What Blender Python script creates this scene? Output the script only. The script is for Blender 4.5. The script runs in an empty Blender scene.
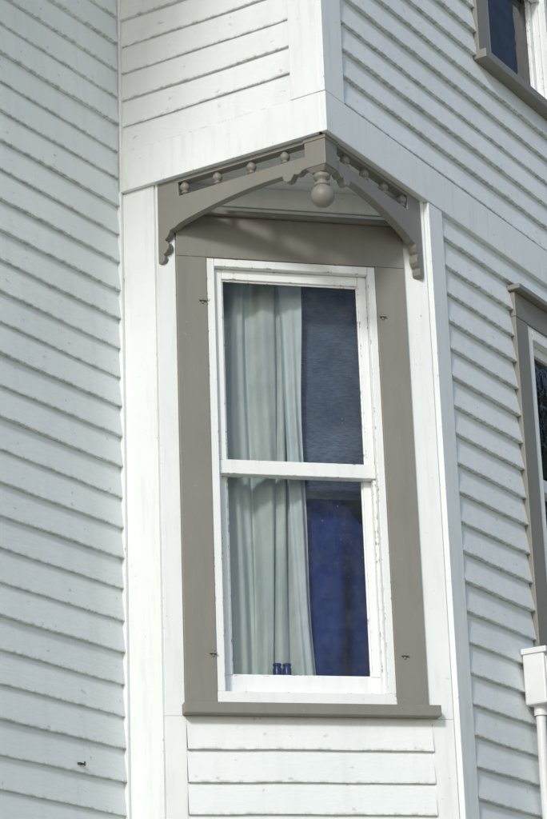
import bpy, bmesh, math, random
from mathutils import Vector, Matrix
random.seed(7)
s=math.sqrt(.5)
col=bpy.context.scene.collection
# ------------------------------------------------------------ wall planes (metres)
PL={'F':((0,0),(1,0),(0,-1)),          # chamfered bay face with the window
    'L':((0,-.58),(-s,s),(-s,-s)),     # bay face going back to the left
    'R':((0,-.58),(s,s),(s,-s)),       # long wall to the right
    'M':((-.7073,.1273),(-s,-s),(s,-s))} # main wall on the left
def P(k,t,z,n=0.0):
    b,d,o=PL[k]
    return Vector((b[0]+t*d[0]+n*o[0], b[1]+t*d[1]+n*o[1], z))
# ------------------------------------------------------------ node helpers
def newmat(name):
    m=bpy.data.materials.new(name); m.use_nodes=True
    nt=m.node_tree; b=nt.nodes['Principled BSDF']; return m,nt,b
def N(nt,t,**kw):
    n=nt.nodes.new(t)
    for k,v in kw.items(): setattr(n,k,v)
    return n
def noise(nt,vec,scale,detail=4,rough=.6,mapscale=None):
    if mapscale:
        mp=N(nt,'ShaderNodeMapping'); mp.inputs['Scale'].default_value=mapscale
        nt.links.new(vec,mp.inputs[0]); vec=mp.outputs[0]
    n=N(nt,'ShaderNodeTexNoise'); n.inputs['Scale'].default_value=scale
    n.inputs['Detail'].default_value=detail; n.inputs['Roughness'].default_value=rough
    nt.links.new(vec,n.inputs['Vector']); return n.outputs['Fac']
def ramp(nt,fac,a,b,va=0.0,vb=1.0):
    r=N(nt,'ShaderNodeMapRange'); r.inputs[1].default_value=a; r.inputs[2].default_value=b
    r.inputs[3].default_value=va; r.inputs[4].default_value=vb; r.clamp=True
    nt.links.new(fac,r.inputs[0]); return r.outputs[0]
def math_(nt,op,a,b):
    n=N(nt,'ShaderNodeMath',operation=op)
    for i,x in enumerate((a,b)):
        if isinstance(x,(int,float)): n.inputs[i].default_value=x
        else: nt.links.new(x,n.inputs[i])
    return n.outputs[0]
def mixc(nt,fac,a,b,mode='MIX'):
    n=N(nt,'ShaderNodeMix',data_type='RGBA',blend_type=mode)
    if isinstance(fac,(int,float)): n.inputs[0].default_value=fac
    else: nt.links.new(fac,n.inputs[0])
    for i,x in ((6,a),(7,b)):
        if isinstance(x,tuple): n.inputs[i].default_value=(*x,1)
        else: nt.links.new(x,n.inputs[i])
    return n.outputs[2]
def bump(nt,b,h,strength,dist=.002):
    n=N(nt,'ShaderNodeBump'); n.inputs['Strength'].default_value=strength; n.inputs['Distance'].default_value=dist
    nt.links.new(h,n.inputs['Height']); nt.links.new(n.outputs[0],b.inputs['Normal'])

# siding paint: UV.x metres along board, UV.y 0..1 up the exposed face
def siding_mat():
    m,nt,b=newmat('white_siding_paint')
    uv=N(nt,'ShaderNodeUVMap').outputs[0]; geo=N(nt,'ShaderNodeTexCoord').outputs['Object']
    sep=N(nt,'ShaderNodeSeparateXYZ'); nt.links.new(uv,sep.inputs[0]); v=sep.outputs[1]
    att=N(nt,'ShaderNodeAttribute',attribute_name='rnd').outputs['Fac']
    c=mixc(nt,ramp(nt,noise(nt,geo,1.3,2),.3,.7),(.80,.845,.84),(.74,.79,.79))
    c=mixc(nt,ramp(nt,att,0,1,0,.13),c,(.55,.60,.60))
    st=noise(nt,geo,6,3,.6,(3,3,.35)); c=mixc(nt,ramp(nt,st,.5,.75,0,.24),c,(.57,.60,.57))
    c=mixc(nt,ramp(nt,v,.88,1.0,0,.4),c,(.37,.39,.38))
    gr=noise(nt,geo,28,3,.7)
    edge=math_(nt,'MULTIPLY',ramp(nt,v,.0,.09,1,0),ramp(nt,gr,.45,.62))
    c=mixc(nt,math_(nt,'MULTIPLY',edge,.6),c,(.33,.32,.29))
    ch=noise(nt,uv,1,4,.62,(16,3.5,1))
    chip=math_(nt,'MULTIPLY',ramp(nt,ch,.65,.665),ramp(nt,st,.44,.52))
    c=mixc(nt,math_(nt,'MULTIPLY',chip,.6),c,(.47,.46,.42))
    nt.links.new(c,b.inputs['Base Color']); b.inputs['Roughness'].default_value=.5
    h=noise(nt,uv,1,5,.70,(12,5,1)); bump(nt,b,h,.85,.0035)
    return m
# trim paint: wear measured from the edges of every board (UV metres + face size)
def paint_mat(name,c1,c2,wood=(.33,.31,.27),wear=.5,rough=.5,stain=(.5,.5,.46),ew=.008,bs=.5):
    m,nt,b=newmat(name)
    geo=N(nt,'ShaderNodeTexCoord').outputs['Object']
    c=mixc(nt,ramp(nt,noise(nt,geo,2.5,3),.3,.7),c1,c2)
    st=noise(nt,geo,9,3,.6,(3,3,.3)); c=mixc(nt,ramp(nt,st,.52,.78,0,.3),c,stain)
    uv=N(nt,'ShaderNodeUVMap').outputs[0]; sp_=N(nt,'ShaderNodeSeparateXYZ'); nt.links.new(uv,sp_.inputs[0])
    fw=N(nt,'ShaderNodeAttribute',attribute_name='fw').outputs['Fac']; fh=N(nt,'ShaderNodeAttribute',attribute_name='fh').outputs['Fac']
    dx=math_(nt,'MINIMUM',sp_.outputs[0],math_(nt,'SUBTRACT',fw,sp_.outputs[0]))
    dy=math_(nt,'MINIMUM',sp_.outputs[1],math_(nt,'SUBTRACT',fh,sp_.outputs[1]))
    dist=math_(nt,'MINIMUM',dx,dy)
    big=math_(nt,'GREATER_THAN',fh,.0001)
    e=math_(nt,'MULTIPLY',ramp(nt,dist,0,ew,1,0),big)
    gr=noise(nt,geo,40,4,.72)
    chip=ramp(nt,math_(nt,'ADD',gr,math_(nt,'MULTIPLY',e,.17*wear+.02)),.69,.705)
    chip=math_(nt,'MULTIPLY',chip,ramp(nt,st,.42,.54,.25,1))
    c=mixc(nt,math_(nt,'MULTIPLY',chip,.8),c,wood)
    nt.links.new(c,b.inputs['Base Color']); b.inputs['Roughness'].default_value=rough
    bump(nt,b,noise(nt,geo,16,5,.70),bs,.003)
    return m
M_sid=siding_mat()
M_white=paint_mat('white_trim_paint',(.80,.84,.835),(.75,.795,.795),wear=.35)
M_sash=paint_mat('white_sash_paint',(.81,.84,.835),(.75,.785,.785),wood=(.15,.14,.125),wear=.8,ew=.006,bs=.35)
M_taupe=paint_mat('taupe_trim_paint',(.232,.226,.197),(.206,.202,.175),wood=(.42,.40,.36),wear=.3,stain=(.155,.155,.138))
M_box=paint_mat('white_box_enamel',(.74,.76,.76),(.68,.70,.70),wear=.3,rough=.35)
def simple(name,c,rough=.8,ns=30,var=.25,bs=.3):
    m,nt,b=newmat(name); geo=N(nt,'ShaderNodeTexCoord').outputs['Object']
    f=noise(nt,geo,ns,4); cc=mixc(nt,ramp(nt,f,.3,.7),tuple(x*(1-var) for x in c),tuple(min(1,x*(1+var)) for x in c))
    nt.links.new(cc,b.inputs['Base Color']); b.inputs['Roughness'].default_value=rough
    if bs: bump(nt,b,f,bs,.004)
    return m
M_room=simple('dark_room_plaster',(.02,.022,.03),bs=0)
M_rust=simple('rusty_iron',(.07,.045,.03),.7,90)
M_roof=simple('asphalt_shingle',(.09,.09,.09),.9,12)
M_ground=simple('pale_gravel',(.44,.39,.28),.95,.8,.25,0)
M_found=simple('stone_foundation',(.25,.24,.22))
M_leaf=simple('reflection_tree_leaves',(.05,.09,.03),.7,2,.5,0)
M_bark=simple('bark',(.09,.07,.05),.9,14)
M_jar=simple('cobalt_glaze',(.010,.022,.15),.25,20,.2,0)
def fabric(name,c,c2,transl=.3,scale=3):
    m,nt,b=newmat(name); geo=N(nt,'ShaderNodeTexCoord').outputs['Object']
    cc=mixc(nt,ramp(nt,noise(nt,geo,scale,3),.35,.65),c,c2)
    nt.links.new(cc,b.inputs['Base Color']); b.inputs['Roughness'].default_value=.95; bump(nt,b,noise(nt,geo,22,4),.4,.008)
    if transl:
        t=N(nt,'ShaderNodeBsdfTranslucent'); nt.links.new(cc,t.inputs[0])
        mx=N(nt,'ShaderNodeMixShader'); mx.inputs[0].default_value=transl
        nt.links.new(b.outputs[0],mx.inputs[1]); nt.links.new(t.outputs[0],mx.inputs[2])
        nt.links.new(mx.outputs[0],nt.nodes['Material Output'].inputs[0])
    return m
M_curt=fabric('curtain_cotton',(.54,.61,.61),(.63,.68,.67),.08)
M_liner=fabric('curtain_lining',(.70,.76,.79),(.62,.69,.73),.08)
M_blue=fabric('blue_cloth',(.005,.017,.11),(.009,.029,.175),0,5)
def streaked_mat():  # grey-blue with fine horizontal streaks
    m,nt,b=newmat('streaked_panel'); geo=N(nt,'ShaderNodeTexCoord').outputs['Object']
    f=noise(nt,geo,1,5,.7,(34,34,200)); f2=noise(nt,geo,4,4)
    c=mixc(nt,ramp(nt,f,.32,.68),(.06,.085,.145),(.19,.24,.32)); c=mixc(nt,ramp(nt,f2,.38,.66,0,.6),c,(.05,.072,.12))
    nt.links.new(c,b.inputs['Base Color']); b.inputs['Roughness'].default_value=.9; bump(nt,b,f,.5,.003); return m
M_streaked=streaked_mat()
def glass_mat():
    m,nt,b=newmat('old_window_glass'); nt.nodes.remove(b)
    geo=N(nt,'ShaderNodeTexCoord').outputs['Object']
    bp=N(nt,'ShaderNodeBump'); bp.inputs['Strength'].default_value=.3; bp.inputs['Distance'].default_value=.01
    nt.links.new(noise(nt,geo,5,2),bp.inputs['Height'])
    fr=N(nt,'ShaderNodeFresnel'); fr.inputs[0].default_value=1.5; nt.links.new(bp.outputs[0],fr.inputs['Normal'])
    tr=N(nt,'ShaderNodeBsdfTransparent'); tr.inputs[0].default_value=(.92,.96,.95,1)
    gl=N(nt,'ShaderNodeBsdfGlossy'); gl.inputs['Roughness'].default_value=.01; nt.links.new(bp.outputs[0],gl.inputs['Normal'])
    mx=N(nt,'ShaderNodeMixShader'); nt.links.new(fr.outputs[0],mx.inputs[0])
    nt.links.new(tr.outputs[0],mx.inputs[1]); nt.links.new(gl.outputs[0],mx.inputs[2])
    df=N(nt,'ShaderNodeBsdfDiffuse'); df.inputs[0].default_value=(.6,.63,.63,1)
    mx2=N(nt,'ShaderNodeMixShader'); d=ramp(nt,noise(nt,geo,14,5,.7),.4,.8,.0,.05)
    sp=ramp(nt,noise(nt,geo,120,2,.5),.74,.76,0,.3); nt.links.new(math_(nt,'MAXIMUM',d,sp),mx2.inputs[0])
    nt.links.new(mx.outputs[0],mx2.inputs[1]); nt.links.new(df.outputs[0],mx2.inputs[2])
    nt.links.new(mx2.outputs[0],nt.nodes['Material Output'].inputs[0]); return m
M_glass=glass_mat()
# ------------------------------------------------------------ mesh helpers
def empty(name):
    e=bpy.data.objects.new(name,None); col.objects.link(e); return e
def add(name,bm,mat,parent=None,bevel=0,smooth=False):
    me=bpy.data.meshes.new(name); bm.to_mesh(me); bm.free()
    ob=bpy.data.objects.new(name,me); col.objects.link(ob); me.materials.append(mat)
    if parent: ob.parent=parent
    if smooth:
        for p in me.polygons: p.use_smooth=True
    if bevel:
        md=ob.modifiers.new('b','BEVEL'); md.width=bevel; md.segments=2; md.limit_method='ANGLE'
    return ob
def boxbm(bm,k,t0,t1,z0,z1,n0,n1):
    vs=[bm.verts.new(P(k,t,z,n)) for n in (n0,n1) for z in (z0,z1) for t in (t0,t1)]
    uvl=bm.loops.layers.uv.verify()
    fw=bm.faces.layers.float.get('fw'); fh=bm.faces.layers.float.get('fh')
    for f in ((0,1,3,2),(4,5,7,6),(0,1,5,4),(2,3,7,6),(0,2,6,4),(1,3,7,5)):
        fc=bm.faces.new([vs[i] for i in f])
        w=(vs[f[1]].co-vs[f[0]].co).length; h=(vs[f[3]].co-vs[f[0]].co).length
        fc[fw]=w; fc[fh]=h
        for lo,uv in zip(fc.loops,((0,0),(w,0),(w,h),(0,h))): lo[uvl].uv=uv
def boxes(name,k,lst,mat,parent,bevel=.003):
    bm=bmesh.new()
    bm.faces.layers.float.new('fw'); bm.faces.layers.float.new('fh'); bm.loops.layers.uv.new('UVMap')
    for b in lst: boxbm(bm,k,*b)
    bmesh.ops.recalc_face_normals(bm,faces=bm.faces)
    return add(name,bm,mat,parent,bevel)
def siding(name,k,t0,t1,z0,z1,parent,holes=(),exp=.127,zref=None,lap=.017):
    bm=bmesh.new(); uvl=bm.loops.layers.uv.new('UVMap'); fl=bm.faces.layers.float.new('rnd')
    zr=z0 if zref is None else zref
    i=math.floor((z0-zr)/exp)
    while zr+i*exp<z1:
        za=zr+i*exp; zb=za+exp; i+=1
        wob=random.uniform(-.0025,.0025); lp=lap+random.uniform(-.003,.003)
        cuts=[t0]; x=t0+random.uniform(1.2,5.5)
        while x<t1-.15: cuts.append(x); x+=random.uniform(2.4,4.8)
        cuts.append(t1)
        for a,b in zip(cuts[:-1],cuts[1:]):
            rn=random.random(); dz=random.uniform(-.0015,.0015); dn=random.uniform(-.0008,.0012)
            a2=a+(.0006 if a>t0 else 0); b2=b-(.0006 if b<t1 else 0)
            segs=[(a2,b2,max(za,z0),min(zb,z1))]
            for (h0,h1,hz0,hz1) in holes:
                ns=[]
                for (p,q,c,d) in segs:
                    if q<=h0 or p>=h1 or d<=hz0 or c>=hz1: ns.append((p,q,c,d)); continue
                    if p<h0: ns.append((p,h0,c,d))
                    if q>h1: ns.append((h1,q,c,d))
                    pp,qq=max(p,h0),min(q,h1)
                    if c<hz0: ns.append((pp,qq,c,hz0))
                    if d>hz1: ns.append((pp,qq,hz1,d))
                segs=ns
            ph=random.uniform(0,9)
            for (p,q,c,d) in segs:
                m=max(1,int((q-p)/.08)); prev=None
                for jx in range(m+1):
                    t=p+(q-p)*jx/m
                    w=.0014*math.sin(t*5+ph)+.0009*math.sin(t*13+ph*2)+.0006*math.sin(t*31+ph*5)+wob+dz if c==za else 0
                    nb=lp*(1-(c-za)/exp)+dn+.0014*math.sin(t*3.1+ph*3)+.0006*math.sin(t*17+ph)
                    ntp=lp*(1-(d-za)/exp)+dn*.3
                    cur=[bm.verts.new(P(k,t,c+w,-.004)),bm.verts.new(P(k,t,c+w,nb)),bm.verts.new(P(k,t,c+w+.002,nb+.001)),bm.verts.new(P(k,t,d+.004,ntp-.001))]
                    if prev:
                        for r,(va,vb) in enumerate(((0,0),(0,.01),((c-za)/exp+.01,(d-za)/exp))):
                            f=bm.faces.new([prev[r],cur[r],cur[r+1],prev[r+1]]); f[fl]=rn
                            for lo,uvv in zip(f.loops,((tp,va),(t,va),(t,vb),(tp,vb))): lo[uvl].uv=(uvv[0]+rn*7,uvv[1])
                    prev=cur; tp=t
    o=Vector((*PL[k][2],0))
    bm.normal_update()
    for f in bm.faces:
        if abs(f.normal.z)<.9 and f.normal.dot(o)<0: f.normal_flip()
        elif f.normal.z>.9: f.normal_flip()
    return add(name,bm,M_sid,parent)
def extr(name,k,pts,n0,n1,mat,parent,bevel=.003):
    bm=bmesh.new(); a=[bm.verts.new(P(k,t,z,n0)) for t,z in pts]; b=[bm.verts.new(P(k,t,z,n1)) for t,z in pts]
    bm.faces.new(a); bm.faces.new(b[::-1]); n=len(pts)
    for i in range(n): bm.faces.new([a[i],b[i],b[(i+1)%n],a[(i+1)%n]])
    bmesh.ops.recalc_face_normals(bm,faces=bm.faces); return add(name,bm,mat,parent,bevel)
def lathe(bm,c,prof,seg=20):
    rings=[]
    for r,z in prof:
        rings.append([bm.verts.new((c[0]+r*math.cos(2*math.pi*i/seg),c[1]+r*math.sin(2*math.pi*i/seg),c[2]+z)) for i in range(seg)])
    for A,B in zip(rings[:-1],rings[1:]):
        for i in range(seg): bm.faces.new([A[i],A[(i+1)%seg],B[(i+1)%seg],B[i]])
    bm.faces.new(rings[0][::-1]); bm.faces.new(rings[-1])
def grid(name,fn,nu,nv,mat,parent,smooth=True):
    bm=bmesh.new(); g=[[bm.verts.new(fn(i/nu,j/nv)) for i in range(nu+1)] for j in range(nv+1)]
    for j in range(nv):
        for i in range(nu): bm.faces.new([g[j][i],g[j][i+1],g[j+1][i+1],g[j+1][i]])
    return add(name,bm,mat,parent,0,smooth)
def tube(bm,pts,r,seg=14,r1=None):
    rings=[]; r1=r if r1 is None else r1
    for i,p in enumerate(pts):
        d=(pts[min(i+1,len(pts)-1)]-pts[max(i-1,0)]).normalized()
        a=d.orthogonal().normalized() if i==0 else (pa-d*pa.dot(d)).normalized(); pa=a; b=d.cross(a)
        rr=r+(r1-r)*i/(len(pts)-1)
        rings.append([bm.verts.new(p+a*rr*math.cos(2*math.pi*q/seg)+b*rr*math.sin(2*math.pi*q/seg)) for q in range(seg)])
    for A,B in zip(rings[:-1],rings[1:]):
        for q in range(seg): bm.faces.new([A[q],A[(q+1)%seg],B[(q+1)%seg],B[q]])
# ------------------------------------------------------------ house
house=empty('clapboard_house')
ZT=5.68; ZF=5.857; TOP=8.1; E=.127
RW=(1.725,2.45,3.86,5.40); UW=(1.545,2.265,6.655,8.0)
holesR=[RW,UW]
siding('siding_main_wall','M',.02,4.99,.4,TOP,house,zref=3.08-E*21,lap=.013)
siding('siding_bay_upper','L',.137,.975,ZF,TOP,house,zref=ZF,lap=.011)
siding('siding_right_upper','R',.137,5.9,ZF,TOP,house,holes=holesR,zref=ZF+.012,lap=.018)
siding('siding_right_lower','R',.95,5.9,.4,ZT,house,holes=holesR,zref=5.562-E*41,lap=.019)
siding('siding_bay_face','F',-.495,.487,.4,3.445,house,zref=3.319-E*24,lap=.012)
for k,a,b in (('M',0,5),('F',-.58,.58),('R',.82,6),('L',.82,1.0)):
    boxes('foundation_'+k.lower(),k,[(a,b,-.2,.4,-.2,-.02)],M_found,house)
W=.022
boxes('corner_boards_bay','F',[(-.578,-.495,.4,3.445,-.02,.004),(.487,.578,.4,3.445,-.02,.004),
  (-.578,-.5005,3.4455,5.6915,-.02,.004),(.4728,.578,3.4455,5.6915,-.02,.004)],M_white,house,.002)
boxes('wall_above_window','F',[(-.5,.4723,5.36,5.5995,-.02,.0),(-.5,.4723,5.6005,5.6915,-.02,.010)],M_white,house,.002)
boxes('corner_board_left_return','L',[(.828,.998,.4,ZT-.001,-.02,.001)],M_white,house,.002)
boxes('corner_board_right_return','R',[(.826,.95,.4,ZT-.001,-.03,W)],M_white,house,.003)
boxes('corner_board_upper_left','L',[(0.0,.137,ZT+.178,TOP,-.02,W)],M_white,house,.003)
boxes('corner_board_upper_right','R',[(-W+.0005,.137,ZT+.178,TOP,-.02,W+.0015)],M_white,house,.003)
boxes('frieze_left','L',[(0.0,.975,ZT,ZT+.175,-.02,W+.002)],M_white,house,.003)
boxes('frieze_right','R',[(-W,5.9,ZT,ZT+.175,-.02,W+.0035)],M_white,house,.003)
boxes('inner_corner_strip','L',[(.975,.998,ZT+.001,TOP,-.02,.02)],M_white,house,.003)
boxes('inner_corner_bead','M',[(.001,.02,.4,TOP,-.02,.02)],M_white,house,.004)
bm=bmesh.new()
def sof(y0,y1,z):
    x0=(y0+.565); x1=(y1+.565)
    vs=[bm.verts.new(v) for v in ((-x0,y0,z),(x0,y0,z),(x1,y1,z),(-x1,y1,z))]
    f=bm.faces.new(vs); r=bmesh.ops.extrude_face_region(bm,geom=[f])
    for v in r['geom']:
        if isinstance(v,bmesh.types.BMVert): v.co.z+=.02
y=-.55
while y<0:
    y1=min(y+.115,.02); sof(y,y1-.003,ZT+.012); y=y1
bmesh.ops.recalc_face_normals(bm,faces=bm.faces); add('soffit_boards',bm,M_white,house,.002)
bm=bmesh.new(); vs=[bm.verts.new(v) for v in ((0,-.56,ZT+.04),(.56,0.02,ZT+.04),(-.56,0.02,ZT+.04))]; bm.faces.new(vs); add('soffit_deck',bm,M_white,house)
boxes('window_casing','F',[(-.5,-.3745,3.492,5.358,-.02,.022),(.3465,.4723,3.492,5.358,-.02,.022),(-.5,.4723,5.3588,5.545,-.02,.0225)],M_taupe,house,.002)
boxes('window_head_cap','F',[(-.5,.4723,5.5465,5.566,-.01,.045)],M_taupe,house)
boxes('window_sill_taupe','F',[(-.512,.512,3.447,3.4905,-.02,.062)],M_taupe,house)
def window(k,t0,t1,z0,z1,name,rail,bs=.033,n=.016,depth=2.2):
    w=empty(name); w.parent=house
    boxes('blind_stop',k,[(t0,t0+bs,z0+.05,z1,-.12,n),(t1-bs,t1,z0+.05,z1,-.12,n),(t0+bs+.0005,t1-bs-.0005,z1-bs-.002,z1,-.12,n),
        (t0,t1,z0+.0015,z0+.0495,-.12,n+.004)],M_sash,w)
    a,b=t0+bs+.0005,t1-bs-.0005; zt=z1-bs-.0025
    u0,u1=-.048,-.014
    boxes('upper_sash',k,[(a,a+.036,rail,zt,u0,u1),(b-.036,b,rail,zt,u0,u1),(a+.0365,b-.0365,zt-.043,zt,u0,u1),
        (a,b,rail-.06,rail-.0005,u0,u1+.007)],M_sash,w)
    l0,l1=-.086,-.052
    boxes('lower_sash',k,[(a,a+.042,z0+.13,rail-.045,l0,l1),(b-.042,b,z0+.13,rail-.045,l0,l1),(a,b,z0+.0502,z0+.1295,l0,l1),(a,b,rail-.0445,rail+.01,l0,l1)],M_sash,w)
    boxes('jamb_stop',k,[(a-.001,a+.012,z0+.05,rail-.061,-.0515,-.018),(b-.012,b+.001,z0+.05,rail-.061,-.0515,-.018)],M_sash,w,.002)
    for nm,p,q,c,d,nn in (('upper_glass',a+.03,b-.03,rail-.03,z1-.07,-.032),('lower_glass',a+.036,b-.036,z0+.12,rail-.04,-.07)):
        bm=bmesh.new(); vs=[bm.verts.new(P(k,*v,nn)) for v in ((p,c),(q,c),(q,d),(p,d))]; bm.faces.new(vs); add(nm,bm,M_glass,w)
        g=.007; boxes(nm+'_putty',k,[(p,p+g+.0055,c+.01,d-.01,nn,nn+.008),(q-g-.0055,q,c+.01,d-.01,nn,nn+.008),(p,q,d-.016,d-.003,nn,nn+.008),(p,q,c+.004,c+.016,nn,nn+.008)],M_sash,w,.002)
    bm=bmesh.new()
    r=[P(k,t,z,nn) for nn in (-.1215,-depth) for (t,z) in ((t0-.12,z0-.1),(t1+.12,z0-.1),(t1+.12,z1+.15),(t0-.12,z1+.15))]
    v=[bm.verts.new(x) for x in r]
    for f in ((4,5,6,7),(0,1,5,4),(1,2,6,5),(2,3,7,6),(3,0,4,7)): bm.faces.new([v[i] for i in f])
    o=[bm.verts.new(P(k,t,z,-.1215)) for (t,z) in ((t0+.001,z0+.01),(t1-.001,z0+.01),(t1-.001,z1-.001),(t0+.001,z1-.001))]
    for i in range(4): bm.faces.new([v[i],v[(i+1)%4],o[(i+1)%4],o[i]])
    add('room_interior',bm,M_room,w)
    return w
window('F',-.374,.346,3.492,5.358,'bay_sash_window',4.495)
boxes('window_stool','F',[(-.335,.307,3.565,3.59,-.30,-.0875)],M_sash,house)
window('R',*RW,'right_sash_window',4.70,bs=.055,n=.024,depth=1.2)
window('R',*UW,'upper_sash_window',7.35,depth=1.2)
def casing(k,w,name,cap=True,c=.125):
    t0,t1,z0,z1=w
    boxes(name,k,[(t0-c,t0-.0005,z0,z1,-.02,.03),(t1+.0005,t1+c,z0,z1,-.02,.03),(t0-c,t1+c,z1+.0005,z1+.12,-.02,.032)],M_taupe,house)
    boxes(name+'_sill',k,[(t0-c-.015,t1+c+.015,z0-.045,z0-.001,-.02,.07)],M_taupe,house)
    if cap: boxes(name+'_cap',k,[(t0-c-.02,t1+c+.02,z1+.1215,z1+.145,-.02,.07)],M_taupe,house)
casing('R',RW,'right_casing'); casing('R',UW,'upper_casing',False)
# ------------------------------------------------------------ gingerbread bracket
br=empty('corner_bracket'); br.parent=house
def bracket(k,Lg,tag):
    Z=ZT-.001
    n1=-.004; n0=-.042
    boxes('top_rail_'+tag,k,[(.10,Lg-.1,Z-.018,Z,n0-.004,n1+.002)],M_taupe,br,.002)
    top=[(.085,5.605),(.11,5.607),(Lg-.115,5.600),(Lg-.11,Z),(Lg,Z)]
    leg=[(Lg,5.335),(Lg-.008,5.322),(Lg-.022,5.319),(Lg-.036,5.328),(Lg-.040,5.345),(Lg-.034,5.358),(Lg-.046,5.366),(Lg-.058,5.380),(Lg-.060,5.398),
         (Lg-.052,5.412),(Lg-.040,5.420),(Lg-.052,5.430),(Lg-.062,5.444),(Lg-.066,5.458),(Lg-.082,5.462),(Lg-.098,5.468)]
    arch=[]
    x0=Lg-.11; x1=.205
    for i in range(13):
        f=i/12; t=x0+(x1-x0)*f; arch.append((t,5.476+.072*math.sin(f*math.pi/2)**.9))
    end=[(.200,5.530),(.185,5.518),(.168,5.520),(.158,5.534),(.150,5.545),(.138,5.538),(.124,5.540),(.112,5.550),(.085,5.553)]
    extr('arched_plank_'+tag,k,top+leg+arch+end,n0,n1,M_taupe,br,.003)
    bm=bmesh.new()
    for t in (.20,.36,.525,.685):
        c=P(k,t*Lg/.82,5.606,-.023)
        r=.021
        prof=[(.011,-.004),(.011,.004),(.017,.006),(.017,.010),(.010,.013)]
        prof+=[(max(.009,r*math.sin(math.pi*q/10)),.033-r*math.cos(math.pi*q/10)*.95) for q in range(2,9)]
        prof+=[(.012,.052),(.012,.060)]
        lathe(bm,c,prof,16)
    add('spindles_'+tag,bm,M_taupe,br,0,True)
bracket('L',.82,'left'); bracket('R',.80,'right')
def post(bm,h,z0,z1,h2=None):
    h2=h if h2 is None else h2; cy=-.58+.066
    A=[bm.verts.new((dx*h*1.414,cy+dy*h*1.414,z0)) for dx,dy in ((0,-1),(1,0),(0,1),(-1,0))]
    B=[bm.verts.new((dx*h2*1.414,cy+dy*h2*1.414,z1)) for dx,dy in ((0,-1),(1,0),(0,1),(-1,0))]
    bm.faces.new(A[::-1]); bm.faces.new(B)
    for i in range(4): bm.faces.new([A[i],A[(i+1)%4],B[(i+1)%4],B[i]])
bm=bmesh.new(); post(bm,.048,5.55,ZT-.0015); post(bm,.030,5.53,5.5495,.046); post(bm,.052,5.66,ZT-.001)
bmesh.ops.recalc_face_normals(bm,faces=bm.faces); add('pendant_post',bm,M_taupe,br,.003)
bm=bmesh.new(); R_=.048
prof=[(.003,-R_)]+[(R_*math.sin(math.pi*q/16),-R_*math.cos(math.pi*q/16)) for q in range(1,14)]
prof+=[(.030,.040),(.032,.046),(.032,.052),(.022,.056),(.020,.066),(.030,.072),(.034,.078),(.034,.088),(.024,.10)]
lathe(bm,(0,-.58+.066,5.437),prof,32); add('pendant_ball',bm,M_taupe,br,0,True)
# ------------------------------------------------------------ roof and back of house
def uv2(u,v,z): return Vector((u*s-v*s,u*s+v*s,z))
bm=bmesh.new()
def slab(pts,th):
    f=bm.faces.new([bm.verts.new(p) for p in pts]); r=bmesh.ops.extrude_face_region(bm,geom=[f])
    for v in r['geom']:
        if isinstance(v,bmesh.types.BMVert): v.co.z+=th
slab([uv2(-6,-.6,TOP-.05),uv2(6.2,-.6,TOP-.05),uv2(6.2,2.8,TOP+2.3),uv2(-6,2.8,TOP+2.3)],.12)
slab([uv2(-6,2.803,TOP+2.3),uv2(6.2,2.803,TOP+2.3),uv2(6.2,6.5,TOP-.05),uv2(-6,6.5,TOP-.05)],.12)
bmesh.ops.recalc_face_normals(bm,faces=bm.faces); add('roof',bm,M_roof,house)
bm=bmesh.new()
for q in ([(-5.4,.6),(-5.4,6)],[(-5.4,6),(5.5,6)],[(5.5,6),(5.5,-.4)]):
    (a0,b0),(a1,b1)=q
    bm.faces.new([bm.verts.new(uv2(a0,b0,0)),bm.verts.new(uv2(a1,b1,0)),bm.verts.new(uv2(a1,b1,TOP)),bm.verts.new(uv2(a0,b0,TOP))])
add('rear_walls',bm,M_white,house)
# ------------------------------------------------------------ curtains
cur=empty('window_curtain')
def sm(x): x=max(0,min(1,x)); return x*x*(3-2*x)
def c1(u,v):
    z=5.42-1.98*v
    x=-.36+.37*u
    env=1-.5*sm((u-.45)/.3)*(1-v*.7)
    ph=u*(26+3*v)+1.8*math.sin(u*5.3+1)+1.2*math.sin(v*2.3)+.5*math.sin(v*5+u*4)
    y=.178+env*((.022+.010*v)*math.sin(ph)+.007*math.sin(u*61+v*2+math.sin(v*6)))+.018*math.sin(u*7-v)
    y+=.05*sm((.16-v)/.12)*math.exp(-((u-.33)/.05)**2)*2.5
    x+=.012*math.sin(v*4+u*9)+.008*math.cos(ph)
    return (x,y,z)
grid('drape',c1,200,70,M_curt,cur)
def c2(u,v):
    z=5.42-1.98*v
    xr=.060-.016*math.sin(v*math.pi)+.016*v**3+.004*math.sin(v*14)
    x0=-.035+.03*v
    x=x0+(xr-x0)*u
    y=.140+.010*math.sin(u*5+v*3)+.007*math.sin(u*11-v*4)
    return (x,y,z)
grid('lining_panel',c2,40,60,M_liner,cur)
bl=empty('streaked_panel')
grid('streaked_sheet',lambda u,v:(-.05+.48*u,.20+.004*math.sin(v*30),5.42-1.02*v),4,60,M_streaked,bl)  # flat grey-blue streaked sheet behind the upper right pane
cl=empty('blue_cloth')
def c3(u,v):
    x=-.02+.40*u
    topz=4.41-.13*abs(u*2-.78)**1.7-.02*math.sin(u*9)
    z=topz-(topz-3.5)*v
    return (x,.190+.03*math.sin(u*9+v*1.5)*sm(v*2)+.014*math.sin(u*19+v*3)*sm(v*2)+.03*(1-v)**3+.05*v*sm((u-.55)/.2),z)
grid('draped_cloth',c3,70,40,M_blue,cl)
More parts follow.
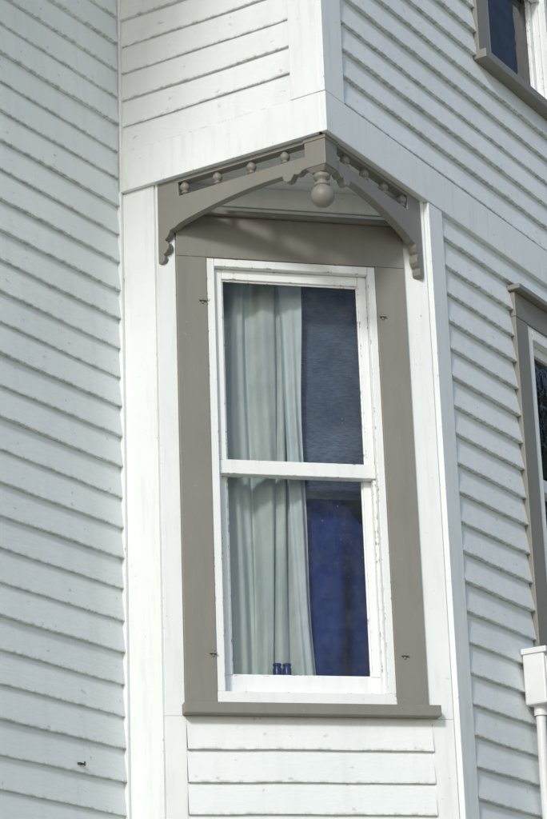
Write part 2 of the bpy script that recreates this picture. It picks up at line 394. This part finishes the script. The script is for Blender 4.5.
for jx in (-.104,-.064):
    j=empty('blue_jar'); bm=bmesh.new()
    lathe(bm,(jx,.108,3.5905),[(.014,0),(.0175,.004),(.018,.070),(.015,.078),(.015,.082),(.0175,.084),(.0175,.092),(.006,.094)],20)
    add('jar_body',bm,M_jar,j,0,True)
# ------------------------------------------------------------ small hardware
hw=empty('storm_window_hanger')
for x,z in ((-.395,5.165),(.368,5.135),(-.388,3.69),(.385,3.695)):
    boxes('hook','F',[(x-.004,x+.004,z-.014,z+.014,.022,.027),(x-.014,x+.014,z-.003,z+.003,.022,.034)],M_taupe,hw,.001)
nl=empty('rusty_nail'); boxes('nail_shank','M',[(.305,.335,3.233,3.240,.008,.022),(.302,.307,3.229,3.246,.022,.027)],M_rust,nl,.001)
eb=empty('electrical_box')
boxes('box_body','R',[(1.44,1.60,3.60,3.83,.02,.12)],M_box,eb,.008)
boxes('box_lid','R',[(1.432,1.608,3.815,3.84,.018,.135),(1.45,1.59,3.62,3.80,.1205,.127)],M_box,eb,.004)
boxes('junction_box','R',[(1.60,1.75,3.38,3.56,.02,.09)],simple('grey_metal',(.35,.36,.36),.5),eb,.006)
boxes('junction_arm','R',[(1.52,1.60,3.585,3.599,.04,.08)],M_box,eb,.004)
bm=bmesh.new(); tube(bm,[P('R',1.50,3.602,.06),P('R',1.50,3.3,.055),P('R',1.50,2.0,.055),P('R',1.50,.0,.055)],.021)
tube(bm,[P('R',1.50,3.605,.06),P('R',1.50,3.56,.06)],.028)
tube(bm,[P('R',1.67,3.385,.055),P('R',1.67,2.0,.055),P('R',1.67,0,.055)],.014)
bmesh.ops.recalc_face_normals(bm,faces=bm.faces); cp=empty('conduit_pipe'); add('pipes',bm,M_box,cp,0,True)
# ------------------------------------------------------------ unseen trees off to the right, added to darken glass reflections
def tree(x,y,H,seed):
    rd=random.Random(seed); t=empty('reflection_tree'); base=Vector((x,y,0))
    bm=bmesh.new(); tube(bm,[base,base+Vector((.1,0,H*.25)),base+Vector((0,.2,H*.5)),base+Vector((.1,.1,H*.8))],.35,10,.08)
    ends=[]
    for i in range(12):
        a=rd.uniform(0,6.28); h=H*rd.uniform(.3,.75); e=base+Vector((math.cos(a)*H*.28,math.sin(a)*H*.28,h+H*.15)); b0=base+Vector((0,.1,h))
        tube(bm,[b0,(b0+e)/2+Vector((0,0,.3)),e],.12,6,.03); ends.append(e)
    add('trunk',bm,M_bark,t)
    bm=bmesh.new()
    for i in range(60):
        e=rd.choice(ends); c=e+Vector((rd.gauss(0,H*.07),rd.gauss(0,H*.07),rd.gauss(H*.03,H*.07))); R0=rd.uniform(.6,1.3)
        for j in range(110):
            d=Vector((rd.gauss(0,1),rd.gauss(0,1),rd.gauss(0,.8))); d=d.normalized()*R0*rd.uniform(.4,1.05); p=c+d
            a=Vector((rd.gauss(0,1),rd.gauss(0,1),rd.gauss(0,1))).normalized(); b2=a.orthogonal().normalized(); q=rd.uniform(.09,.17)
            bm.faces.new([bm.verts.new(p+a*q),bm.verts.new(p+b2*q*.6),bm.verts.new(p-a*q),bm.verts.new(p-b2*q*.6)])
    add('crown',bm,M_leaf,t)
tree(14,5,10.5,1); tree(19,9.5,12,2)
# ------------------------------------------------------------ ground
bm=bmesh.new(); vs=[bm.verts.new((x,y,0)) for x,y in ((-400,-400),(400,-400),(400,400),(-400,400))]; bm.faces.new(vs); add('gravel_yard_ground',bm,M_ground)
# ------------------------------------------------------------ light
az=math.radians(211); el=math.radians(27)   # azimuth clockwise from +Y
sd=Vector((math.sin(az)*math.cos(el),math.cos(az)*math.cos(el),math.sin(el)))
w=bpy.data.worlds.new('World'); bpy.context.scene.world=w; w.use_nodes=True
nt=w.node_tree; bg=nt.nodes['Background']; sk=nt.nodes.new('ShaderNodeTexSky'); sk.sky_type='NISHITA'; sk.sun_disc=False
sk.sun_elevation=el; sk.sun_rotation=az; nt.links.new(sk.outputs[0],bg.inputs[0]); bg.inputs[1].default_value=.15
sl=bpy.data.lights.new('sun','SUN'); sl.energy=2.0; sl.angle=math.radians(8); sl.color=(1,.975,.94)
so=bpy.data.objects.new('sun',sl); col.objects.link(so); so.rotation_euler=sd.to_track_quat('Z','Y').to_euler()
# ------------------------------------------------------------ camera
f,a,th,ro=2321.5662,*map(math.radians,(13.5827,19.2765,2.0421))
F=Vector((math.sin(a)*math.cos(th),math.cos(a)*math.cos(th),math.sin(th)))
R=Vector((math.cos(a),-math.sin(a),0)); U=R.cross(F)
r=R*math.cos(ro)-U*math.sin(ro); u=R*math.sin(ro)+U*math.cos(ro)
cd=bpy.data.cameras.new('camera'); cam=bpy.data.objects.new('camera',cd); col.objects.link(cam)
m=Matrix((r,u,-F)).transposed().to_4x4(); m.translation=Vector((-2.1972,-8.6495,1.6)); cam.matrix_world=m
cd.sensor_fit='VERTICAL'; cd.sensor_height=36; cd.sensor_width=24; cd.lens=f/819*36; cd.clip_end=2000
bpy.context.scene.camera=cam
vs=bpy.context.scene.view_settings; vs.view_transform='Standard'; vs.look='None'; vs.exposure=0
